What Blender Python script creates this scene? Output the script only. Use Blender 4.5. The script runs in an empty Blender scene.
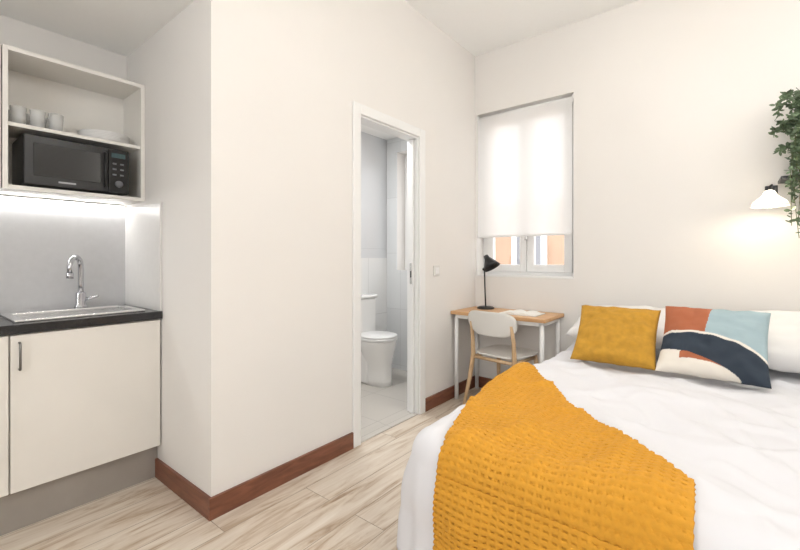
import bpy, bmesh, math, random
from mathutils import Vector, Matrix, noise
random.seed(4)
S=bpy.context.scene
S.view_settings.view_transform='Standard'
S.view_settings.look='None'
S.view_settings.exposure=0.0
COL=S.collection

# ---------------------------------------------------------------- materials
def lin(c):
    return tuple(((v/255)/12.92 if v/255<=0.04045 else ((v/255+0.055)/1.055)**2.4) for v in c)+(1,)
def newmat(name):
    m=bpy.data.materials.new(name); m.use_nodes=True
    nt=m.node_tree; b=nt.nodes['Principled BSDF']
    return m,nt,b
def pmat(name,c,rough=.5,metal=0,bump=0,bscale=60,var=0,vscale=4,emit=None,estr=0,spec=None,coat=0):
    m,nt,b=newmat(name)
    b.inputs['Base Color'].default_value=lin(c)
    b.inputs['Roughness'].default_value=rough
    b.inputs['Metallic'].default_value=metal
    if spec is not None: b.inputs['Specular IOR Level'].default_value=spec
    if coat: b.inputs['Coat Weight'].default_value=coat
    tc=nt.nodes.new('ShaderNodeTexCoord')
    if var:
        n=nt.nodes.new('ShaderNodeTexNoise'); n.inputs['Scale'].default_value=vscale; n.inputs['Detail'].default_value=4
        nt.links.new(tc.outputs['Object'],n.inputs['Vector'])
        r=nt.nodes.new('ShaderNodeValToRGB')
        d=lin(tuple(max(0,x*(1-var)) for x in c)); 
        r.color_ramp.elements[0].color=d; r.color_ramp.elements[1].color=lin(tuple(min(255,x*(1+var*.4)) for x in c))
        r.color_ramp.elements[0].position=.3; r.color_ramp.elements[1].position=.7
        nt.links.new(n.outputs['Fac'],r.inputs['Fac']); nt.links.new(r.outputs['Color'],b.inputs['Base Color'])
    if bump:
        n=nt.nodes.new('ShaderNodeTexNoise'); n.inputs['Scale'].default_value=bscale; n.inputs['Detail'].default_value=3
        nt.links.new(tc.outputs['Object'],n.inputs['Vector'])
        bp=nt.nodes.new('ShaderNodeBump'); bp.inputs['Strength'].default_value=bump; bp.inputs['Distance'].default_value=.01
        nt.links.new(n.outputs['Fac'],bp.inputs['Height']); nt.links.new(bp.outputs['Normal'],b.inputs['Normal'])
    if emit:
        b.inputs['Emission Color'].default_value=lin(emit); b.inputs['Emission Strength'].default_value=estr
    return m
def woodmat(name,c1,c2,scale=(3,30,30),rough=.45):
    m,nt,b=newmat(name)
    tc=nt.nodes.new('ShaderNodeTexCoord'); mp=nt.nodes.new('ShaderNodeMapping'); mp.inputs['Scale'].default_value=scale
    n=nt.nodes.new('ShaderNodeTexNoise'); n.inputs['Scale'].default_value=1; n.inputs['Detail'].default_value=6; n.inputs['Distortion'].default_value=.6
    r=nt.nodes.new('ShaderNodeValToRGB'); r.color_ramp.elements[0].color=lin(c1); r.color_ramp.elements[1].color=lin(c2)
    r.color_ramp.elements[0].position=.3; r.color_ramp.elements[1].position=.7
    nt.links.new(tc.outputs['Object'],mp.inputs['Vector']); nt.links.new(mp.outputs['Vector'],n.inputs['Vector'])
    nt.links.new(n.outputs['Fac'],r.inputs['Fac']); nt.links.new(r.outputs['Color'],b.inputs['Base Color'])
    b.inputs['Roughness'].default_value=rough
    return m
def floormat():
    m,nt,b=newmat('floor_laminate'); L=nt.links.new; N=nt.nodes.new
    tc=N('ShaderNodeTexCoord')
    mp=N('ShaderNodeMapping'); mp.inputs['Rotation'].default_value=(0,0,math.radians(90)); mp.inputs['Location'].default_value=(.1,.06,0)
    L(tc.outputs['Object'],mp.inputs['Vector'])
    br=N('ShaderNodeTexBrick'); br.offset=.37; br.inputs['Scale'].default_value=1
    br.inputs['Brick Width'].default_value=1.2; br.inputs['Row Height'].default_value=.18
    br.inputs['Mortar Size'].default_value=.0018; br.inputs['Mortar Smooth'].default_value=.3; br.inputs['Bias'].default_value=0
    br.inputs['Color1'].default_value=(0,0,0,1); br.inputs['Color2'].default_value=(1,1,1,1); br.inputs['Mortar'].default_value=(.5,.5,.5,1)
    L(mp.outputs['Vector'],br.inputs['Vector'])
    sc=N('ShaderNodeVectorMath'); sc.operation='SCALE'; sc.inputs['Scale'].default_value=7.3
    L(br.outputs['Color'],sc.inputs[0])
    ad=N('ShaderNodeVectorMath'); ad.operation='ADD'; L(tc.outputs['Object'],ad.inputs[0]); L(sc.outputs['Vector'],ad.inputs[1])
    m2=N('ShaderNodeMapping'); m2.inputs['Scale'].default_value=(18,1.8,1); L(ad.outputs['Vector'],m2.inputs['Vector'])
    n1=N('ShaderNodeTexNoise'); n1.inputs['Scale'].default_value=1; n1.inputs['Detail'].default_value=9; n1.inputs['Roughness'].default_value=.65; n1.inputs['Distortion'].default_value=1.0
    L(m2.outputs['Vector'],n1.inputs['Vector'])
    r=N('ShaderNodeValToRGB'); e=r.color_ramp.elements
    e[0].position=.30; e[0].color=lin((150,124,100)); e[1].position=.70; e[1].color=lin((228,219,206))
    x=e.new(.40); x.color=lin((188,167,144)); x=e.new(.49); x.color=lin((211,197,180))
    L(n1.outputs['Fac'],r.inputs['Fac'])
    mx=N('ShaderNodeMix'); mx.data_type='RGBA'; mx.blend_type='MULTIPLY'; mx.inputs['Factor'].default_value=1
    L(r.outputs['Color'],mx.inputs['A'])
    r2=N('ShaderNodeValToRGB'); r2.color_ramp.elements[0].color=(1,1,1,1); r2.color_ramp.elements[1].color=(.45,.40,.35,1)
    L(br.outputs['Fac'],r2.inputs['Fac']); L(r2.outputs['Color'],mx.inputs['B'])
    L(mx.outputs['Result'],b.inputs['Base Color']); b.inputs['Roughness'].default_value=.38
    return m
def tilemat(name,c,mort,w,h,plane='yz',rough=.2):
    m,nt,b=newmat(name); L=nt.links.new; N=nt.nodes.new
    tc=N('ShaderNodeTexCoord'); sp=N('ShaderNodeSeparateXYZ'); cb=N('ShaderNodeCombineXYZ'); L(tc.outputs['Object'],sp.inputs[0])
    k={'x':'X','y':'Y','z':'Z'}
    L(sp.outputs[k[plane[0]]],cb.inputs['X']); L(sp.outputs[k[plane[1]]],cb.inputs['Y'])
    br=N('ShaderNodeTexBrick'); br.offset=0; br.inputs['Scale'].default_value=1; br.inputs['Brick Width'].default_value=w; br.inputs['Row Height'].default_value=h
    br.inputs['Mortar Size'].default_value=.002
    d=tuple(x*.975 for x in c)
    br.inputs['Color1'].default_value=lin(c); br.inputs['Color2'].default_value=lin(d); br.inputs['Mortar'].default_value=lin(mort)
    L(cb.outputs[0],br.inputs['Vector']); L(br.outputs['Color'],b.inputs['Base Color']); b.inputs['Roughness'].default_value=rough
    return m
def glassmat(name='window_glass',f=.07):
    m=bpy.data.materials.new(name); m.use_nodes=True; nt=m.node_tree; nt.nodes.clear()
    o=nt.nodes.new('ShaderNodeOutputMaterial'); t=nt.nodes.new('ShaderNodeBsdfTransparent'); g=nt.nodes.new('ShaderNodeBsdfGlossy'); g.inputs['Roughness'].default_value=.02
    mx=nt.nodes.new('ShaderNodeMixShader'); mx.inputs[0].default_value=f
    nt.links.new(t.outputs[0],mx.inputs[1]); nt.links.new(g.outputs[0],mx.inputs[2]); nt.links.new(mx.outputs[0],o.inputs[0]); return m
def clothtrans(name,c,f=.5,cl=0.0):
    m=bpy.data.materials.new(name); m.use_nodes=True; nt=m.node_tree; nt.nodes.clear()
    o=nt.nodes.new('ShaderNodeOutputMaterial'); t=nt.nodes.new('ShaderNodeBsdfTranslucent'); d=nt.nodes.new('ShaderNodeBsdfDiffuse')
    t.inputs['Color'].default_value=lin(c); d.inputs['Color'].default_value=lin(c)
    mx=nt.nodes.new('ShaderNodeMixShader'); mx.inputs[0].default_value=f
    nt.links.new(d.outputs[0],mx.inputs[1]); nt.links.new(t.outputs[0],mx.inputs[2])
    tr=nt.nodes.new('ShaderNodeBsdfTransparent'); m2=nt.nodes.new('ShaderNodeMixShader'); m2.inputs[0].default_value=cl
    nt.links.new(mx.outputs[0],m2.inputs[1]); nt.links.new(tr.outputs[0],m2.inputs[2]); nt.links.new(m2.outputs[0],o.inputs[0]); return m

M_wall=pmat('wall_paint',(234,231,227),.85,bump=.03,bscale=90,var=.006,vscale=2)
M_ceil=pmat('ceiling_paint',(250,250,248),.85,bump=.02,bscale=80)
M_floor=floormat()
M_base=woodmat('baseboard_wood',(104,62,46),(138,88,66),(6,6,40),.4)
M_white=pmat('white_lacquer',(237,237,236),.35,bump=.01)
M_cab=pmat('cabinet_white',(232,228,221),.4,var=.01)
M_unit=pmat('shelf_white',(232,229,223),.45,var=.01)
M_counter=pmat('counter_black',(38,38,40),.25,var=.3,vscale=200)
M_splash=pmat('splash_silver_grey',(194,194,195),.28,var=.015,vscale=30)
M_splash2=pmat('splash_side',(220,218,215),.35,var=.01,vscale=25)
M_steel=pmat('stainless',(226,226,226),.26,metal=1,bump=.02,bscale=200)
M_toe=pmat('toe_metal',(166,160,153),.5,metal=.3,var=.05)
M_chrome=pmat('chrome',(225,225,228),.08,metal=1,bump=.0)
M_black=pmat('black_plastic',(22,22,24),.35,bump=.02)
M_blackg=pmat('black_glass',(12,12,14),.08,bump=.0,spec=.6)
M_grey=pmat('grey_print',(170,170,172),.5)
M_duvet=pmat('duvet_cotton',(220,220,224),.85,bump=.05,bscale=30)
M_pillow=pmat('pillow_cotton',(226,224,222),.85,bump=.06,bscale=30)
M_must=pmat('mustard_fabric',(190,142,46),.9,bump=.35,bscale=220,var=.08,vscale=30)
M_throw=pmat('mustard_knit',(209,149,44),.92,bump=.15,bscale=400,var=.04,vscale=60)
M_desk=woodmat('desk_oak',(196,150,104),(218,176,130),(3,30,30))
M_lwood=woodmat('chair_beech',(190,156,116),(212,182,146),(20,20,4))
M_plast=pmat('chair_white',(226,224,219),.4,bump=.01)
M_lampb=pmat('lamp_black',(26,26,28),.4,bump=.01)
M_paper=pmat('paper',(238,236,230),.8,bump=.02)
M_cer=pmat('ceramic',(244,243,241),.12,bump=.0,coat=.3)
M_glass=glassmat()
M_blind=clothtrans('blind_fabric',(247,247,246),.5,.05)
M_tileg=tilemat('tile_grey',(214,216,218),(198,200,202),.6,1.2,'yz',.3)
M_tilew=tilemat('tile_white',(238,238,237),(206,206,204),.3,.6,'yz',.15)
M_tileb=tilemat('tile_back',(226,228,229),(204,205,206),.3,.6,'xz',.2)
M_tilef=tilemat('tile_floor_bath',(202,197,190),(172,168,162),.45,.45,'xy',.25)
M_leaf=pmat('leaf_green',(110,130,100),.6,var=.3,vscale=18,bump=.02)
M_stem=pmat('stem_green',(96,104,66),.7)
M_bldg=pmat('stucco_peach',(176,144,120),.9,var=.06,vscale=2,bump=.1)
M_bwin=pmat('building_glass',(128,128,132),.5)
M_pot=pmat('pot_white',(232,230,226),.5)

# ---------------------------------------------------------------- helpers
def mkobj(name,verts,faces,mat,smooth=False,mats=None):
    lo=Vector([min(v[i] for v in verts) for i in range(3)]); hi=Vector([max(v[i] for v in verts) for i in range(3)])
    c=(lo+hi)/2
    me=bpy.data.meshes.new(name); me.from_pydata([tuple(Vector(v)-c) for v in verts],[],faces); me.update()
    ob=bpy.data.objects.new(name,me); ob.location=c; COL.objects.link(ob)
    if mats:
        for m in mats: me.materials.append(m)
    else: me.materials.append(mat)
    if smooth:
        for p in me.polygons: p.use_smooth=True
    return ob
CF=[(0,3,2,1),(4,5,6,7),(0,1,5,4),(1,2,6,5),(2,3,7,6),(3,0,4,7)]
def cv(lo,hi):
    x0,y0,z0=lo;x1,y1,z1=hi
    return [(x0,y0,z0),(x1,y0,z0),(x1,y1,z0),(x0,y1,z0),(x0,y0,z1),(x1,y0,z1),(x1,y1,z1),(x0,y1,z1)]
def bev(ob,w,seg=2):
    m=ob.modifiers.new('bevel','BEVEL'); m.width=w; m.segments=seg; m.limit_method='ANGLE'; m.angle_limit=math.radians(40)
    for p in ob.data.polygons: p.use_smooth=True
    ob.modifiers.new('wn','WEIGHTED_NORMAL')
    return ob
def box(name,lo,hi,mat,b=0,seg=2):
    ob=mkobj(name,cv(lo,hi),CF,mat)
    if b: bev(ob,b,seg)
    return ob
def boxes(name,lst,mat,b=0):
    v=[];f=[]
    for lo,hi in lst:
        o=len(v); v+=cv(lo,hi); f+=[tuple(i+o for i in q) for q in CF]
    ob=mkobj(name,v,f,mat)
    if b: bev(ob,b)
    return ob
def loft(name,secs,mat,n=32,smooth=True,cap=True,power=2.0):
    v=[];f=[]
    for (cx,cy,z,rx,ry) in secs:
        for i in range(n):
            a=2*math.pi*i/n; c,s=math.cos(a),math.sin(a)
            v.append((cx+rx*math.copysign(abs(c)**(2/power),c),cy+ry*math.copysign(abs(s)**(2/power),s),z))
    for k in range(len(secs)-1):
        for i in range(n):
            j=(i+1)%n; f.append((k*n+i,k*n+j,(k+1)*n+j,(k+1)*n+i))
    if cap:
        f.append(tuple(range(n-1,-1,-1))); f.append(tuple((len(secs)-1)*n+i for i in range(n)))
    return mkobj(name,v,f,mat,smooth)
def tube(name,pts,r,mat,n=12,radii=None):
    pts=[Vector(p) for p in pts]; v=[];f=[]
    up=None
    for k,p in enumerate(pts):
        if k==0: t=pts[1]-pts[0]
        elif k==len(pts)-1: t=pts[-1]-pts[-2]
        else: t=(pts[k+1]-pts[k-1])
        t.normalize()
        if up is None:
            up=Vector((0,0,1)) if abs(t.z)<.9 else Vector((1,0,0))
        a=t.cross(up)
        if a.length<1e-4: a=t.cross(Vector((0,1,0)))
        a.normalize(); b=a.cross(t); b.normalize(); up=b
        rr=radii[k] if radii else r
        for i in range(n):
            q=2*math.pi*i/n; v.append(tuple(p+a*rr*math.cos(q)+b*rr*math.sin(q)))
    for k in range(len(pts)-1):
        for i in range(n):
            j=(i+1)%n; f.append((k*n+i,k*n+j,(k+1)*n+j,(k+1)*n+i))
    f.append(tuple(range(n-1,-1,-1))); f.append(tuple((len(pts)-1)*n+i for i in range(n)))
    return mkobj(name,v,f,mat,True)
def group(name,parts,loc=None):
    e=bpy.data.objects.new(name,None); e.empty_display_size=.1; COL.objects.link(e)
    if loc is None: loc=parts[0].location
    e.location=loc
    for p in parts:
        p.parent=e; p.matrix_parent_inverse=Matrix.Translation(-Vector(loc))
    return e

# ---------------------------------------------------------------- dimensions
PX=-1.86; KY=.933; KX=-2.92; BYW=3.45; H=3.09; KH=2.45
XR=1.75; YS=-1.7; BXW=-2.95
box('floor',(KX-.1,YS-.1,-.1),(XR+.1,BYW,0),M_floor)
box('floor_bathroom',(BXW,KY+.1,0.0),(PX-.1,BYW,.006),M_tilef)
box('ceiling',(PX-.1,YS,H),(XR,BYW,H+.1),M_ceil)
box('ceiling_kitchen',(KX,YS,KH),(PX,KY,H),M_ceil)
box('ceiling_bathroom',(BXW,KY+.1,2.5),(PX-.1,BYW,2.6),M_ceil)
WX0,WX1,WZ0,WZ1=-1.845,-.975,1.03,2.535
QX0,QX1,QZ0,QZ1=-2.80,-2.25,1.07,2.34
T=.24
boxes('wall_back',[((-3.05,BYW,0),(QX0,BYW+T,H)),((QX0,BYW,0),(QX1,BYW+T,QZ0)),((QX0,BYW,QZ1),(QX1,BYW+T,H)),((QX1,BYW,0),(WX0,BYW+T,H)),
  ((WX0,BYW,0),(WX1,BYW+T,WZ0)),((WX0,BYW,WZ1),(WX1,BYW+T,H)),((WX1,BYW,0),(XR+.1,BYW+T,H))],M_wall)
DY0,DY1,DZ=1.905,2.55,2.125
boxes('wall_left',[((PX-.1,KY,0),(PX,DY0,H)),((PX-.1,DY1,0),(PX,BYW,H)),((PX-.1,DY0,DZ),(PX,DY1,H))],M_wall)
box('wall_kitchen_side',(KX,KY,0),(PX-.1,KY+.1,KH+.1),M_wall)
box('wall_kitchen_back',(KX-.1,YS,0),(KX,KY+.1,KH+.1),M_wall)
box('wall_bathroom',(BXW-.1,KY+.1,0),(BXW,BYW,2.6),M_tileg)
box('wall_right',(XR,YS,0),(XR+.1,BYW,H),M_wall)
boxes('wall_front',[((KX-.1,YS-.1,0),(-1.1,YS,H)),((-1.1,YS-.1,0),(.9,YS,.9)),((-1.1,YS-.1,2.4),(.9,YS,H)),((.9,YS-.1,0),(XR+.1,YS,H))],M_wall)
box('trim_bathroom_wainscot',(BXW,KY+.1,.006),(BXW+.012,BYW,1.2),M_tilew)
boxes('trim_bathroom_tile',[((BXW+.012,BYW-.012,.006),(QX0,BYW,2.5)),((QX0,BYW-.012,.006),(QX1,BYW,QZ0)),((QX0,BYW-.012,QZ1),(QX1,BYW,2.5)),((QX1,BYW-.012,.006),(PX-.1,BYW,2.5))],M_tileb)
bh,bt=.1,.014
boxes('baseboard_left',[((PX,KY-bt,0),(PX+bt,1.838,bh)),((PX,2.622,0),(PX+bt,BYW,bh))],M_base)
box('baseboard_kitchen',(-2.455,KY-bt,0),(PX,KY,bh),M_base)
box('baseboard_back',(PX+bt,BYW-bt,0),(XR,BYW,bh),M_base)
box('baseboard_right',(XR-bt,YS,0),(XR,BYW-bt,bh),M_base)

# ---------------------------------------------------------------- bathroom door (pocket)
tw=.066
def trimset(x0,x1,tag):
    return [box('casing_%s_near'%tag,(x0,DY0-tw,0),(x1,DY0,DZ+tw),M_white,.004),
            box('casing_%s_far'%tag,(x0,DY1,0),(x1,DY1+tw+.006,DZ+tw),M_white,.004),
            box('casing_%s_top'%tag,(x0,DY0,DZ),(x1,DY1,DZ+tw),M_white,.004)]
fr=trimset(PX,PX+.016,'room')
fr+=[box('jamb_near',(PX-.1,DY0,0.006),(PX,DY0+.012,DZ),M_white),
     box('jamb_top',(PX-.1,DY0+.012,DZ-.012),(PX,DY1,DZ),M_white),
     box('jamb_far_front',(PX-.028,DY1-.012,0.006),(PX,DY1,DZ-.012),M_white),
     box('jamb_far_back',(PX-.1,DY1-.012,0.006),(PX-.072,DY1,DZ-.012),M_white),
     box('sliding_leaf_edge',(PX-.068,DY1-.03,0.008),(PX-.032,DY1-.001,DZ-.014),M_white,.003),
     box('latch_plate',(PX-.06,DY1-.033,1.0),(PX-.04,DY1-.03,1.16),M_steel,.001),
     box('latch_slot',(PX-.054,DY1-.035,1.05),(PX-.046,DY1-.033,1.10),M_black)]
group('door_1',fr,(PX,2.2,0))
box('trim_threshold',(PX-.1,DY0,0.0),(PX,DY1,.008),M_tilef)
M_sw=pmat('switch_plate',(222,220,216),.4)
sw=[box('plate',(PX,2.75,1.055),(PX+.009,2.835,1.14),M_sw,.003),box('rocker',(PX+.009,2.767,1.072),(PX+.015,2.818,1.123),M_white,.002)]
group('light_switch',sw)

# ---------------------------------------------------------------- windows
def window(x0,x1,z0,z1,y,sashes=2,s=.055):
    p=[];t=.045;g=.002
    p.append(boxes('outer_frame',[((x0+g,y,z0+g),(x0+t,y+.06,z1-g)),((x1-t,y,z0+g),(x1-g,y+.06,z1-g)),((x0+t,y,z0+g),(x1-t,y+.06,z0+t)),((x0+t,y,z1-t),(x1-t,y+.06,z1-g))],M_white,.004))
    W=(x1-x0-2*t)/sashes
    for i in range(sashes):
        a=x0+t+i*W; b=a+W; zz0=z0+t; zz1=z1-t
        p.append(boxes('sash_%d'%(i+1),[((a+.002,y-.012,zz0+.002),(a+s,y+.04,zz1-.002)),((b-s,y-.012,zz0+.002),(b-.002,y+.04,zz1-.002)),((a+s,y-.012,zz0+.002),(b-s,y+.04,zz0+s)),((a+s,y-.012,zz1-s),(b-s,y+.04,zz1-.002))],M_white,.005))
        p.append(box('glass_%d'%(i+1),(a+s,y+.01,zz0+s),(b-s,y+.016,zz1-s),M_glass))
    return p
w1=window(WX0,WX1,WZ0,WZ1,BYW+.13,2,.066)
xm=(WX0+WX1)/2
w1.append(box('handle',(xm-.012,BYW+.085,1.36),(xm+.012,BYW+.118,1.48),M_steel,.004))
w1.append(box('sill',(WX0+.001,BYW+.002,WZ0),(WX1-.001,BYW+.13,WZ0+.015),M_white,.003))
group('window_1',w1,(xm,BYW+.15,WZ0))
w2=window(QX0,QX1,QZ0,QZ1,BYW+.13,1)
group('window_2',w2,((QX0+QX1)/2,BYW+.15,QZ0))
w3=window(-1.1,.9,.9,2.4,YS-.08,2)
group('added_rear_window',w3,(-.1,YS-.05,.9))  # unseen window behind the camera, added to go with the soft rear key
bl=[]
fx0,fx1=WX0+.006,WX1-.018
bl.append(tube('roller',[(fx0,BYW+.045,2.50),(fx1,BYW+.045,2.50)],.02,M_white))
nz=40; vv=[];ff=[]
for k in range(nz+1):
    z=2.50-(2.50-1.40)*k/nz
    for i in range(21):
        x=fx0+(fx1-fx0)*i/20
        vv.append((x,BYW+.024+.0015*math.sin(x*9+z*2),z))
for k in range(nz):
    for i in range(20):
        a=k*21+i; ff.append((a,a+1,a+22,a+21))
bl.append(mkobj('fabric',vv,ff,M_blind,True))
bl.append(box('bottom_bar',(fx0,BYW+.017,1.388),(fx1,BYW+.031,1.408),M_white,.003))
bl.append(box('bracket_1',(WX0+.001,BYW+.02,2.47),(fx0,BYW+.07,2.53),M_white))
bl.append(box('bracket_2',(fx1,BYW+.02,2.47),(WX1-.001,BYW+.07,2.53),M_white))
bl.append(tube('chain',[(WX1-.008,BYW+.012,2.49),(WX1-.008,BYW+.012,1.08)],.0025,M_white,6))
group('roller_blind',bl,(xm,BYW+.03,2.5))

ext=[box('facade',(-8,8.0,-6),(5,8.3,2.35),M_bldg)]
for i,x in enumerate((-6.3,-4.95,-3.35,-2.0,-.6)):
    ext.append(box('facade_window_glass_%d'%i,(x,7.97,.2),(x+.5,7.995,1.75),M_bwin))
    ext.append(boxes('facade_window_frame_%d'%i,[((x-.1,7.93,.1),(x,8.0,1.85)),((x+.5,7.93,.1),(x+.6,8.0,1.85)),((x,7.93,1.75),(x+.5,8.0,1.85)),((x,7.93,.1),(x+.5,8.0,.2)),((x+.22,7.93,.2),(x+.28,7.97,1.75))],M_white))
group('neighbouring_building',ext,(-1.5,8,-6))

# ---------------------------------------------------------------- kitchen
CXF=-2.40; CT=.913
cy0=-.9; cy1=KY-.002
parts=[box('carcass',(KX+.002,cy0,.185),(CXF-.022,cy1,CT-.04),M_cab),
 box('toe_kick',(KX+.06,cy0,0),(CXF-.055,cy1,.183),M_toe),]
dys=[(-.88,-.28),(-.275,.325),(.331,cy1-.006)]
M_hand=pmat('handle_dark_steel',(120,118,116),.3,metal=1)
for i,(a,b) in enumerate(dys):
    parts.append(box('cabinet_door_%d'%(i+1),(CXF-.02,a,.188),(CXF,b,CT-.046),M_cab,.002))
    hy=a+.028
    parts.append(tube('handle_%d'%(i+1),[(CXF,hy,.718),(CXF+.02,hy,.718),(CXF+.024,hy,.723),(CXF+.024,hy,.829),(CXF+.02,hy,.834),(CXF,hy,.834)],.0045,M_hand,8))
group('kitchen_base_cabinet',parts,(-2.6,0,0))
SX0,SX1,SY0,SY1=-2.86,-2.45,.35,.87
hx0,hx1,hy0,hy1=SX0+.1,SX1-.03,SY0+.03,SY1-.03
boxes('kitchen_countertop',[((KX+.002,cy0,CT-.04),(CXF+.012,hy0,CT)),((KX+.002,hy1,CT-.04),(CXF+.012,cy1,CT)),((KX+.002,hy0,CT-.04),(hx0,hy1,CT)),((hx1,hy0,CT-.04),(CXF+.012,hy1,CT))],M_counter)
sk=[boxes('rim',[((SX0,SY0,CT),(SX1,hy0+.004,CT+.012)),((SX0,hy1-.004,CT),(SX1,SY1,CT+.012)),((SX0,hy0+.004,CT),(hx0+.004,hy1-.004,CT+.012)),((hx1-.004,hy0+.004,CT),(SX1,hy1-.004,CT+.012))],M_steel,.003),
 boxes('basin',[((hx0+.002,hy0+.002,CT-.038),(hx1-.002,hy1-.002,CT-.034)),((hx0+.002,hy0+.002,CT-.034),(hx0+.006,hy1-.002,CT)),((hx1-.006,hy0+.002,CT-.034),(hx1-.002,hy1-.002,CT)),((hx0+.006,hy0+.002,CT-.034),(hx1-.006,hy0+.006,CT)),((hx0+.006,hy1-.006,CT-.034),(hx1-.006,hy1-.002,CT))],M_steel),
 loft('drain',[(-2.6,.6,CT-.034,.035,.035),(-2.6,.6,CT-.03,.03,.03)],M_chrome,20)]
group('kitchen_sink',sk)
tx,ty=-2.815,.675
d=Vector((.7,-.55,0)).normalized()
b0=Vector((tx,ty,CT+.012))
pp=[b0+Vector((0,0,.05)),b0+Vector((0,0,.13)),b0+Vector((0,0,.215))]
for i in range(1,13):
    a=math.pi*i/12; pp.append(b0+Vector((0,0,.225+.055*math.sin(a)))+d*(.055*(1-math.cos(a))))
pp.append(b0+d*.11+Vector((0,0,.19)))
M_tap=pmat('tap_chrome',(190,190,194),.15,metal=1)
fc=[loft('base',[(tx,ty,b0.z,.03,.03),(tx,ty,b0.z+.012,.029,.029),(tx,ty,b0.z+.016,.023,.023),(tx,ty,b0.z+.08,.023,.023),(tx,ty,b0.z+.085,.015,.015)],M_tap,20),
 tube('spout',pp,.0135,M_tap,12),
 tube('aerator',[b0+d*.11+Vector((0,0,.195)),b0+d*.11+Vector((0,0,.165))],.0165,M_tap,12),
 tube('lever',[b0+Vector((.0,.012,.045)),b0+Vector((.01,.045,.05)),b0+Vector((.03,.075,.062))],.007,M_tap,10,radii=[.012,.008,.006])]
group('kitchen_faucet',fc,b0)
box('trim_backsplash',(KX,cy0,CT),(KX+.008,KY-.012,1.515),M_splash)
box('trim_backsplash_side',(KX,KY-.012,CT),(CXF+.005,KY,1.50),M_splash2,.002)
UX=-2.63; UZ0,UZ1=1.525,2.195; UY0,UY1=.335,KY-.002; w=.02
up=[box('side_left',(KX+.002,UY0,UZ0),(UX,UY0+w,UZ1),M_unit,.001),
 box('side_right',(KX+.002,UY1-w,UZ0),(UX,UY1,UZ1),M_unit,.001),
 box('top_panel',(KX+.002,UY0+w,UZ1-w),(UX,UY1-w,UZ1),M_unit,.001),
 box('bottom_panel',(KX+.002,UY0+w,UZ0),(UX,UY1-w,UZ0+w),M_unit,.001),
 box('middle_shelf',(KX+.012,UY0+w,1.825),(UX-.012,UY1-w,1.843),M_unit,.001),
 box('back_panel',(KX+.002,UY0+w,UZ0+w),(KX+.01,UY1-w,UZ1-w),M_unit)]
group('open_kitchen_shelf_unit',up,(-2.8,.6,UZ0))
wc=[box('carcass',(KX+.002,-.9,UZ0),(UX-.02,UY0-.002,UZ1),M_unit),
 box('door_left',(UX-.018,-.898,UZ0),(UX,-.285,UZ1),M_cab,.002),box('door_right',(UX-.018,-.281,UZ0),(UX,UY0-.004,UZ1),M_cab,.002)]
group('kitchen_upper_cabinet',wc,(-2.8,-.3,UZ0))
M_led=pmat('led',(255,254,252),.5,emit=(255,254,252),estr=44)
ls=[box('profile',(KX+.012,-.85,UZ0-.012),(KX+.034,KY-.03,UZ0-.004),M_white),box('diffuser',(KX+.014,-.85,UZ0-.016),(KX+.032,KY-.03,UZ0-.012),M_led)]
group('led_strip_light',ls)
mx0,mx1,my0,my1,mz0,mz1=-2.895,-2.622,.405,.845,UZ0+w+.008,UZ0+w+.25
mw=[box('housing',(mx0,my0,mz0),(mx1,my1,mz1),M_black,.006),
 box('door_panel',(mx1,my0+.002,mz0+.003),(mx1+.016,my1-.1,mz1-.003),M_black,.004),
 box('door_glass',(mx1+.016,my0+.035,mz0+.045),(mx1+.0185,my1-.135,mz1-.04),M_blackg,.002),
 box('control_panel',(mx1,my1-.098,mz0+.003),(mx1+.014,my1-.002,mz1-.003),M_blackg,.003),
 box('door_label',(mx1+.016,my0+.13,mz0+.02),(mx1+.0175,my0+.2,mz0+.028),M_grey),
 box('display',(mx1+.014,my1-.085,mz1-.05),(mx1+.0155,my1-.02,mz1-.025),pmat('display',(60,80,84),.2)),
 tube('handle',[(mx1+.014,my1-.115,mz1-.03),(mx1+.03,my1-.115,mz1-.035),(mx1+.03,my1-.115,mz0+.035),(mx1+.014,my1-.115,mz0+.03)],.006,M_black,8)]
M_btn=pmat('button_grey',(110,112,116),.5)
for r in range(3):
    for c in range(2):
        mw.append(box('button_%d_%d'%(r,c),(mx1+.014,my1-.08+c*.035,mz0+.095+r*.03),(mx1+.0165,my1-.062+c*.035,mz0+.104+r*.03),M_btn,.001))
kn=loft('dial',[(0,0,0,.019,.019),(0,0,.012,.017,.017)],M_btn,20)
kn.matrix_world=Matrix.Translation((mx1+.014,my1-.05,mz0+.05))@Matrix.Rotation(math.pi/2,4,'Y')@Matrix.Translation(kn.location)
mw.append(kn)
for i,(a,b) in enumerate(((mx0+.03,my0+.03),(mx0+.03,my1-.03),(mx1-.03,my0+.03),(mx1-.03,my1-.03))):
    mw.append(loft('foot_%d'%i,[(a,b,UZ0+w,.012,.012),(a,b,mz0+.002,.012,.012)],M_black,12))
group('microwave',mw,(-2.76,.62,UZ0+w))
M_tum=pmat('tumbler_frosted',(240,241,240),.15); M_tum.node_tree.nodes['Principled BSDF'].inputs['Alpha'].default_value=.4
def cup(nm,x,y,z,r=.032,h=.09):
    return loft(nm,[(x,y,z,r*.8,r*.8),(x,y,z+h,r,r),(x,y,z+h,r*.9,r*.9),(x,y,z+.006,r*.7,r*.7)],M_tum,24)
k=0
for x in (-2.70,-2.80):
    for i in range(3):
        cup('drinking_glass' if k==0 else 'drinking_glass.%03d'%k,x,.40+i*.072,1.8435); k+=1
pl=[]
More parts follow.
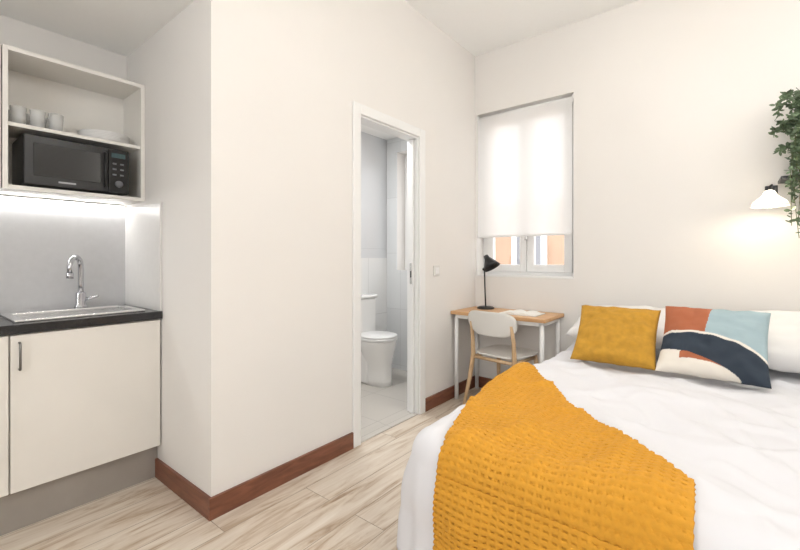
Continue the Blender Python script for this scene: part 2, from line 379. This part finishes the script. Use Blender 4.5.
for i in range(6):
    pl.append(loft('plate_%d'%i,[(-2.76,.77,1.8435+i*.008,.055,.055),(-2.76,.77,1.8460+i*.008,.06,.06),(-2.76,.77,1.8515+i*.008,.12,.12),(-2.76,.77,1.8535+i*.008,.12,.12),(-2.76,.77,1.8495+i*.008,.06,.06)],M_cer,32))
group('plate_stack',pl)

# ---------------------------------------------------------------- bathroom fittings
ty_=2.93
tl=[]
tl.append(loft('bowl',[(-2.62,ty_,.006,.155,.10),(-2.62,ty_,.05,.15,.095),(-2.62,ty_,.2,.15,.10),(-2.62,ty_,.32,.17,.138),(-2.62,ty_,.41,.185,.164),(-2.62,ty_,.43,.185,.164)],M_cer,36,power=2.3))
tl.append(box('pedestal_back',(BXW+.02,ty_-.11,.006),(-2.65,ty_+.11,.41),M_cer,.03,4))
tl.append(loft('seat',[(-2.618,ty_,.43,.19,.169),(-2.618,ty_,.445,.193,.172),(-2.618,ty_,.453,.188,.168)],M_white,36,power=2.3))
tl.append(loft('lid',[(-2.618,ty_,.454,.188,.168),(-2.618,ty_,.467,.19,.17),(-2.618,ty_,.475,.18,.16)],M_white,36,power=2.3))
tl.append(box('tank',(BXW+.014,ty_-.18,.41),(-2.79,ty_+.18,.80),M_cer,.025,4))
tl.append(box('tank_lid',(BXW+.014,ty_-.188,.80),(-2.782,ty_+.188,.83),M_cer,.01,3))
tl.append(loft('flush_button',[(-2.865,ty_,.83,.022,.022),(-2.865,ty_,.838,.02,.02)],M_chrome,20))
group('toilet',tl,(-2.6,ty_,0))

# ---------------------------------------------------------------- desk
dk=[box('top',(-1.852,3.0,.722),(-1.045,3.44,.75),M_desk,.004)]
for i,(x,y) in enumerate(((-1.815,3.04),(-1.085,3.04),(-1.815,3.40),(-1.085,3.40))):
    dk.append(tube('leg_%d'%(i+1),[(x,y,0),(x,y,.70)],.017,M_white,14))
dk.append(boxes('apron',[((-1.80,3.03,.69),(-1.10,3.05,.722)),((-1.80,3.39,.69),(-1.10,3.41,.722)),((-1.825,3.04,.69),(-1.80,3.40,.722)),((-1.10,3.04,.69),(-1.075,3.40,.722))],M_white))
group('desk',dk,(-1.45,3.2,0))
lx,ly=-1.69,3.33
def lathe_at(name,prof,M,mat,n=28):
    o=loft(name,[(0,0,z,r,r) for z,r in prof],mat,n,cap=False)
    o.matrix_world=M@Matrix.Translation(o.location); return o
dl=[loft('base',[(lx,ly,.75,.075,.075),(lx,ly,.762,.075,.075),(lx,ly,.77,.06,.06)],M_lampb,32),
 tube('stem',[(lx,ly,.768),(lx-.008,ly,.95),(lx-.012,ly,1.10)],.0065,M_lampb,10),
 tube('joint',[(lx-.012,ly-.015,1.10),(lx-.012,ly+.015,1.10)],.013,M_lampb,12),
 tube('arm',[(lx-.012,ly,1.10),(lx-.005,ly,1.18),(lx+.01,ly-.005,1.20)],.006,M_lampb,10)]
Mh=Matrix.Translation((lx+.02,ly-.01,1.195))@Matrix.Rotation(math.radians(148),4,'Y')
dl.append(lathe_at('shade',[(-.03,.001),(-.03,.02),(0,.026),(.05,.055),(.095,.075),(.093,.073),(.05,.052),(0,.022)],Mh,M_lampb))
group('desk_lamp',dl,(lx,ly,.75))
def page(sgn):
    v=[];f=[];n=10
    for i in range(n+1):
        t=i/n; x=-1.31+sgn*t*.15; z=.752+.018*math.sin(min(1,t*1.35)*math.pi)*.8+.004
        for y in (3.10,3.32): v.append((x,y,z))
    for i in range(n+1):
        t=i/n; x=-1.31+sgn*t*.15
        for y in (3.10,3.32): v.append((x,y,.7515))
    m=2*(n+1)
    for i in range(n):
        a=2*i; f+= [(a,a+1,a+3,a+2),(m+a,m+a+2,m+a+3,m+a+1),(a,a+2,m+a+2,m+a),(a+1,m+a+1,m+a+3,a+3)]
    f+=[(0,m,m+1,1),(2*n,2*n+1,m+2*n+1,m+2*n)]
    return mkobj('pages_%s'%('l' if sgn<0 else 'r'),v,f,M_paper,False)
group('open_book',[page(-1),page(1),box('cover',(-1.465,3.095,.75),(-1.155,3.325,.7515),M_grey)],(-1.31,3.2,.75))

# ---------------------------------------------------------------- chair
ch=[]
def rrect(name,hx,hy,z0,z1,mat,taper=0,n=44,p=4.2):
    v=[];f=[]
    K=[(z0,.96),(z0+.004,1.0),(z1-.004,1.0),(z1,.965)]
    for z,s in K:
        for i in range(n):
            a=2*math.pi*i/n;c,q=math.cos(a),math.sin(a)
            x=hx*s*math.copysign(abs(c)**(2/p),c); y=hy*s*math.copysign(abs(q)**(2/p),q)
            x*=1+taper*y/hy
            v.append((x,y,z))
    for k in range(3):
        for i in range(n):
            j=(i+1)%n; f.append((k*n+i,k*n+j,(k+1)*n+j,(k+1)*n+i))
    f.append(tuple(range(n-1,-1,-1))); f.append(tuple(3*n+i for i in range(n)))
    return mkobj(name,v,f,mat,True)
ch.append(bev(rrect('seat',.205,.2,.44,.458,M_plast,.05),.001))
v=[];f=[];nx,nz_=28,16
def bp(i,j,off):
    u=-1+2*i/nx; w_=-1+2*j/nz_
    hw=.215*(1-.10*(w_<0)*abs(w_)**2)
    x=hw*u*(1-.10*abs(w_)**4*abs(u)); z=.70+ .095*w_*(.72+.28*max(0,1-abs(u)**5)) 
    y=-.215-.05*(1-u*u)-.18*(z-.7)+off
    return (x,y,z)
for off in (0,.014):
    for j in range(nz_+1):
        for i in range(nx+1): v.append(bp(i,j,off))
m=(nx+1)*(nz_+1)
for j in range(nz_):
    for i in range(nx):
        a=j*(nx+1)+i; f.append((a,a+1,a+nx+2,a+nx+1)); f.append((m+a,m+a+nx+1,m+a+nx+2,m+a+1))
for i in range(nx):
    a=i; f.append((a,m+a,m+a+1,a+1)); a=nz_*(nx+1)+i; f.append((a,a+1,m+a+1,m+a))
for j in range(nz_):
    a=j*(nx+1); b=a+nx+1; f.append((a,b,m+b,m+a)); a+=nx;b+=nx; f.append((a,m+a,m+b,b))
ch.append(mkobj('backrest',v,f,M_plast,True))
for s in (-1,1):
    t='l' if s<0 else 'r'
    ch.append(tube('rear_leg_'+t,[(s*.225,-.27,0),(s*.20,-.215,.25),(s*.185,-.19,.44),(s*.185,-.20,.58),(s*.18,-.225,.70)],.014,M_lwood,12,radii=[.012,.017,.018,.015,.011]))
    ch.append(tube('front_leg_'+t,[(s*.215,.22,0),(s*.185,.17,.25),(s*.165,.145,.44)],.014,M_lwood,12,radii=[.011,.016,.018]))
    ch.append(tube('side_rail_'+t,[(s*.185,-.19,.415),(s*.168,.147,.415)],.013,M_lwood,10))
ch.append(tube('rail_front',[(-.168,.147,.415),(.168,.147,.415)],.013,M_lwood,10))
ch.append(tube('rail_rear',[(-.186,-.19,.415),(.186,-.19,.415)],.013,M_lwood,10))
MC=Matrix.Translation((-1.39,3.10,0))@Matrix.Rotation(math.radians(-8),4,'Z')
e=bpy.data.objects.new('desk_chair',None); e.empty_display_size=.1; COL.objects.link(e); e.matrix_world=MC
for o in ch: o.parent=e

# ---------------------------------------------------------------- bed
BX0,BX1,BY0,BY1=-.915,.64,1.15,3.42; R=.09; ZT=.58; DD=R*math.pi/2+(ZT-R-.13)
def puff(a,b):
    p=Vector((a*1.6,b*1.6,.3))
    q=Vector((a*5+b*1.5,b*4-a,1.3))
    rd=1-abs(noise.noise(Vector((a*3.2+b*1.2,b*1.1-a*.6,4.0))))*2
    rd2=1-abs(noise.noise(Vector((a*2.0-b*3.0,b*1.5+a*1.0,9.0))))*2
    rd3=1-abs(noise.noise(Vector((a*6.0+b*2.0,b*3.2-a*1.5,15.0))))*2
    return .024*noise.noise(p)+.012*noise.noise(q)+.040*max(0,rd-.6)+.036*max(0,rd2-.62)+.018*max(0,rd3-.6)
def drape(a,b,off=0):
    x0,x1,y0,y1=BX0+R,BX1-R,BY0+R,BY1
    cx=min(max(a,x0),x1); cy=min(max(b,y0),y1)
    ox,oy=a-cx,b-cy; e=max(abs(ox),abs(oy))
    pf=puff(cx,cy)
    if e<1e-7: return Vector((a,b,ZT+pf+off))
    L=math.hypot(ox,oy); nx_,ny_=ox/L,oy/L
    rr=R+off; th=e/R
    ang=math.atan2(-oy,abs(ox)) if oy<0 else 0
    s=cx-cy+.18*ang
    if th<math.pi/2:
        return Vector((cx+nx_*rr*math.sin(th),cy+ny_*rr*math.sin(th),ZT-R+rr*math.cos(th)+pf*math.cos(th)))
    drop=e-R*math.pi/2
    k=min(1,drop/.25)
    h=rr+.10*drop+k*(.018*math.sin(s*15+.6)+.010*math.sin(s*31+drop*3)+.014*noise.noise(Vector((s*4,drop*3,0))))+.014*math.sin(min(1,drop/.2)*math.pi)
    return Vector((cx+nx_*h,cy+ny_*h,ZT-R-drop))
def gridmesh(name,fn,nu,nv,mat,solid=0):
    v=[];f=[]
    for j in range(nv+1):
        for i in range(nu+1): v.append(tuple(fn(i/nu,j/nv)))
    for j in range(nv):
        for i in range(nu):
            a=j*(nu+1)+i; f.append((a,a+1,a+nu+2,a+nu+1))
    ob=mkobj(name,v,f,mat,True)
    if solid:
        m=ob.modifiers.new('solid','SOLIDIFY'); m.thickness=solid; m.offset=-1
    return ob
ax0,ax1,by0,by1=BX0+R-DD,BX1-R+DD,BY0+R-DD,BY1-.02
duv=gridmesh('duvet',lambda u,v:drape(ax0+(ax1-ax0)*u,by0+(by1-by0)*v),190,190,M_duvet,.012)
bd=[duv,box('mattress',(BX0+.04,BY0+.04,.32),(BX1-.04,BY1+.01,ZT-.05),M_pillow,.05,4),
    box('base',(BX0+.05,BY0+.05,.12),(BX1-.05,BY1+.01,.32),M_grey,.01)]
for i,(x,y) in enumerate(((BX0+.12,BY0+.12),(BX1-.12,BY0+.12),(BX0+.12,BY1-.1),(BX1-.12,BY1-.1))):
    bd.append(loft('leg_%d'%(i+1),[(x,y,0,.025,.025),(x,y,.12,.028,.028)],M_black,16))
group('bed',bd,(-.13,2.3,0))
THT=2.12; THB=BY0+R-.60
def thr(u,v):
    b=THT+(THB-THT)*v
    q=min(1,max(0,(THT-b)/(THT-1.19)))
    la=-.865+.115*q**2.2-.012*math.sin(q*math.pi)
    k=(THT-b)/(THT-1.28)
    if k<1: ra=-.835+(.765)*k
    else: ra=-.07+.02*min(1,(k-1)*2)
    a=la+(ra-la)*u
    r1=(1-abs(math.sin(math.pi*a/.025)))**1.4; r2=(1-abs(math.sin(math.pi*b/.0185)))**1.4
    wv=.0068*max(r1*.7,r2)
    return drape(a,b,.014+wv+.006*noise.noise(Vector((a*6,b*6,2)))+.008*max(0,.5-abs(noise.noise(Vector((a*3-b*2.2,b*1.2+a,7))))*4))
gridmesh('throw_blanket',thr,250,480,M_throw,.010)
def pillow(name,w,h,Tk,loc,rot,mat,n=44,colf=None,pin=.06,seed=0,pw=.42):
    v=[];f=[];cols=[]
    def pt(i,j,s):
        u=-1+2*i/n; q=-1+2*j/n
        x=w/2*u*(1-pin*(1-q*q)*abs(u)**3); y=h/2*q*(1-pin*(1-u*u)*abs(q)**3)
        th=Tk/2*(max(0,(1-u*u))*max(0,(1-q*q)))**pw
        th*=1+.10*noise.noise(Vector((u*1.5+seed,q*1.5,s)))
        wr=.012*noise.noise(Vector((u*4+seed,q*4,s*3)))*(1 if th>.001 else 0)*min(1,th/.02)
        return (x,y,s*(th+wr))
    for s in (1,-1):
        for j in range(n+1):
            for i in range(n+1):
                v.append(pt(i,j,s)); cols.append((-1+2*i/n,-1+2*j/n))
    m=(n+1)**2
    for j in range(n):
        for i in range(n):
            a=j*(n+1)+i; f.append((a,a+1,a+n+2,a+n+1)); f.append((m+a,m+a+n+1,m+a+n+2,m+a+1))
    me=bpy.data.meshes.new(name); me.from_pydata(v,[],f); me.update()
    if colf:
        ca=me.color_attributes.new('pattern','FLOAT_COLOR','POINT')
        for i,c in enumerate(cols): ca.data[i].color=lin(colf(*c))
    bm=bmesh.new(); bm.from_mesh(me); bmesh.ops.remove_doubles(bm,verts=bm.verts,dist=1e-5); bm.to_mesh(me); bm.free()
    me.materials.append(mat)
    for p in me.polygons: p.use_smooth=True
    ob=bpy.data.objects.new(name,me); COL.objects.link(ob); ob.location=loc; ob.rotation_euler=[math.radians(a) for a in rot]
    return ob
pillow('bed_pillow',.74,.50,.19,(-.49,3.10,.75),(15,0,0),M_pillow,seed=1,pw=.38)
pillow('bed_pillow.001',.74,.60,.20,(.30,3.03,.76),(17,0,0),M_pillow,seed=5,pw=.38)
pillow('mustard_cushion',.43,.40,.15,(-.515,2.64,.755),(46,0,2),M_must,seed=9)
def pat(u,q):
    RU=(168,98,66); NV=(44,54,66); CR=(226,219,208); LB=(158,178,184)
    rin=math.hypot(u+.85,(q+2.6)); rout=math.hypot(u+.45,(q+2.35))
    rr=math.hypot(u+.3,(q+2.1))
    if rout>2.42:
        return RU if u<-.12+.10*q else LB
    if rout>2.36: return CR
    if rin>2.12: return NV
    if 1.42<rr<1.60 and -.55<u<.75: return RU
    return CR
mp_,nt,b=newmat('pattern_fabric'); at=nt.nodes.new('ShaderNodeAttribute'); at.attribute_name='pattern'; nt.links.new(at.outputs['Color'],b.inputs['Base Color']); b.inputs['Roughness'].default_value=.9
pillow('patterned_cushion',.45,.43,.15,(-.068,2.63,.77),(46,0,-3),mp_,n=170,colf=pat,seed=14)

# ---------------------------------------------------------------- wall lamp, shelf, plant
M_bulb=pmat('bulb',(255,248,235),.5,emit=(255,238,212),estr=75)
M_shade=clothtrans('lamp_shade_white',(246,246,244),.45)
qx,qy,qz=.185,3.22,1.50
wl=[lathe_at('shade',[(.095,.012),(.09,.022),(.065,.034),(.03,.075),(0,.088),(.001,.086),(.03,.072),(.06,.032)],Matrix.Translation((qx,qy,qz)),M_shade,36),
 loft('bulb',[(qx,qy,qz-.004,.01,.01),(qx,qy,qz+.002,.026,.026),(qx,qy,qz+.024,.034,.034),(qx,qy,qz+.05,.024,.024),(qx,qy,qz+.06,.012,.012)],M_bulb,20),
 tube('arm',[(qx,qy,qz+.09),(qx,qy,qz+.118),(qx+.01,qy+.02,qz+.128),(qx+.02,BYW-.012,qz+.128)],.006,M_lampb,10),
 box('wall_plate',(qx-.01,BYW-.014,qz+.09),(qx+.05,BYW,qz+.15),M_lampb,.004)]
group('wall_lamp',wl,(qx,qy,qz))
box('wall_shelf',(.235,3.24,1.658),(.85,BYW,1.675),M_lampb,.002)
px_,py_=.40,3.345
pot=loft('pot',[(px_,py_,1.675,.055,.055),(px_,py_,1.79,.075,.075),(px_,py_,1.79,.067,.067),(px_,py_,1.77,.064,.064)],M_pot,28)
vs=[];fs=[];stems=[]
def leaf(p,dr,L,W):
    dr=dr.normalized(); side=dr.cross(Vector((random.uniform(-1,1),random.uniform(-1,1),random.uniform(-.5,1))))
    if side.length<.05: side=dr.cross(Vector((1,0,0)))
    side.normalize(); nn=dr.cross(side)*.15*W
    o=len(vs)
    for t,wd in ((0,.08),(.3,.8),(.6,1),(.85,.6),(1,.05)):
        c=p+dr*L*t
        vs.append(tuple(c-side*W*wd*.5+nn)); vs.append(tuple(c)); vs.append(tuple(c+side*W*wd*.5+nn))
    for k in range(4):
        a=o+3*k; fs.append((a,a+1,a+4,a+3)); fs.append((a+1,a+2,a+5,a+4))
for i in range(74):
    a=random.uniform(0,2*math.pi)
    kind=i%4
    spread=random.uniform(.04,.21)
    up_=random.uniform(.25,.50) if kind==0 else random.uniform(.05,.28)
    dx=math.cos(a)*spread; dy=-abs(math.sin(a))*spread*.5
    if i%3!=2: dx=-abs(dx)
    p0=Vector((px_,py_,1.78)); p1=p0+Vector((dx*.6,dy*.6,up_))
    p2=p0+Vector((dx*1.1,dy*1.1-.02,up_*.8))
    drop=random.uniform(-.05,.12) if kind in (0,1) else random.uniform(.25,.62)
    p3=p2+Vector((random.uniform(-.03,.03),-.03,-drop))
    p3.z=max(p3.z,1.27+random.uniform(0,.1))
    if p3.z<1.62:
        p2.y=min(p2.y,3.20); p3.y=min(p3.y,3.19)
        if p3.x<.27: p3.x=.27+random.random()*.06; p2.x=max(p2.x,.25)
    pts=[]
    for k in range(17):
        t=k/16; q=(1-t)**3*p0+3*t*(1-t)**2*p1+3*t*t*(1-t)*p2+t**3*p3
        q.y=min(q.y,BYW-.04)
        if q.z<1.70: q.y=min(q.y,3.215)
        pts.append(q)
    stems.append(tube('vine_%d'%i,pts,.0018,M_stem,5))
    for k in range(2,17):
        for s in range(3):
            dd=Vector((random.uniform(-1,1),random.uniform(-1,.4),random.uniform(-.8,.5)))
            pz=pts[k]+ (pts[k-1]-pts[k])*random.random()
            if pz.y>BYW-.06: dd.y=-abs(dd.y)
            leaf(pz,dd,random.uniform(.024,.038),random.uniform(.013,.021))
lv=mkobj('leaves',vs,fs,M_leaf,True)
soil=loft('soil',[(px_,py_,1.765,.06,.06),(px_,py_,1.772,.06,.06)],M_base,20)
group('trailing_potted_plant',[pot,soil,lv]+stems,(px_,py_,1.675))

# ---------------------------------------------------------------- lights
M_globe=pmat('globe_glow',(255,250,240),.4,emit=(255,249,241),estr=17)
def pendant(nm,x,y,zt,r=.14,ztop=H):
    g=bpy.data.meshes.new('globe'); bm=bmesh.new(); bmesh.ops.create_uvsphere(bm,u_segments=32,v_segments=20,radius=r); bm.to_mesh(g); bm.free(); g.materials.append(M_globe)
    for p in g.polygons: p.use_smooth=True
    o=bpy.data.objects.new('globe',g); COL.objects.link(o); o.location=(x,y,zt)
    c=tube('cord',[(x,y,zt+r),(x,y,ztop-.02)],.004,M_lampb,8)
    k=loft('canopy',[(x,y,ztop-.02,.05,.05),(x,y,ztop,.05,.05)],M_white,24)
    group(nm,[o,c,k],(x,y,zt))
pendant('pendant_lamp',-.35,.55,2.50)
pendant('pendant_lamp.001',-.05,2.10,2.50)
def area(nm,loc,rot,sx,sy,P,col=(1,1,1)):
    l=bpy.data.lights.new(nm,'AREA'); l.shape='RECTANGLE'; l.size=sx; l.size_y=sy; l.energy=P; l.color=col
    o=bpy.data.objects.new(nm,l); COL.objects.link(o); o.location=loc; o.rotation_euler=[math.radians(a) for a in rot]; return o
area('added_rear_key',(-.1,YS-.2,1.65),(90,0,0),1.9,1.4,36,(.97,.985,1))  # area light added outside the rear opening as a soft key
area('bathroom_ceiling_light',(-2.4,2.3,2.46),(0,0,0),.3,.3,16,(1,1,1))
box('bathroom_ceiling_panel',(-2.56,2.14,2.475),(-2.24,2.46,2.5),M_white,.004)
for i,y in enumerate((.3,2.3)):
    nm='added_uplighter' if i==0 else 'added_uplighter.001'  # unseen troughs on the right wall, added to brighten the ceiling
    up_l=boxes('trough',[((XR-.16,y-.2,2.1),(XR,y+.2,2.11)),((XR-.16,y-.2,2.11),(XR-.15,y+.2,2.18)),((XR-.15,y-.2,2.11),(XR,y-.19,2.18)),((XR-.15,y+.19,2.11),(XR,y+.2,2.18))],M_white)
    group(nm,[up_l],(XR,y,2.1))
    area('added_uplight_%d'%i,(XR-.078,y,2.13),(180,0,0),.12,.34,32,(1,.99,.97))  # added upward fill for the ceiling
wd=bpy.data.worlds.new('World'); S.world=wd; wd.use_nodes=True
bg=wd.node_tree.nodes['Background']; bg.inputs['Color'].default_value=(.95,.97,1,1); bg.inputs['Strength'].default_value=3.1

# ---------------------------------------------------------------- camera
cd=bpy.data.cameras.new('camera'); cam=bpy.data.objects.new('camera',cd); COL.objects.link(cam)
cam.location=(0,0,1.2); cam.rotation_euler=(math.pi/2,0,math.asin(.625))
cd.sensor_width=36; cd.lens=36*411/800; cd.shift_y=-17/800; cd.clip_start=.02
S.camera=cam
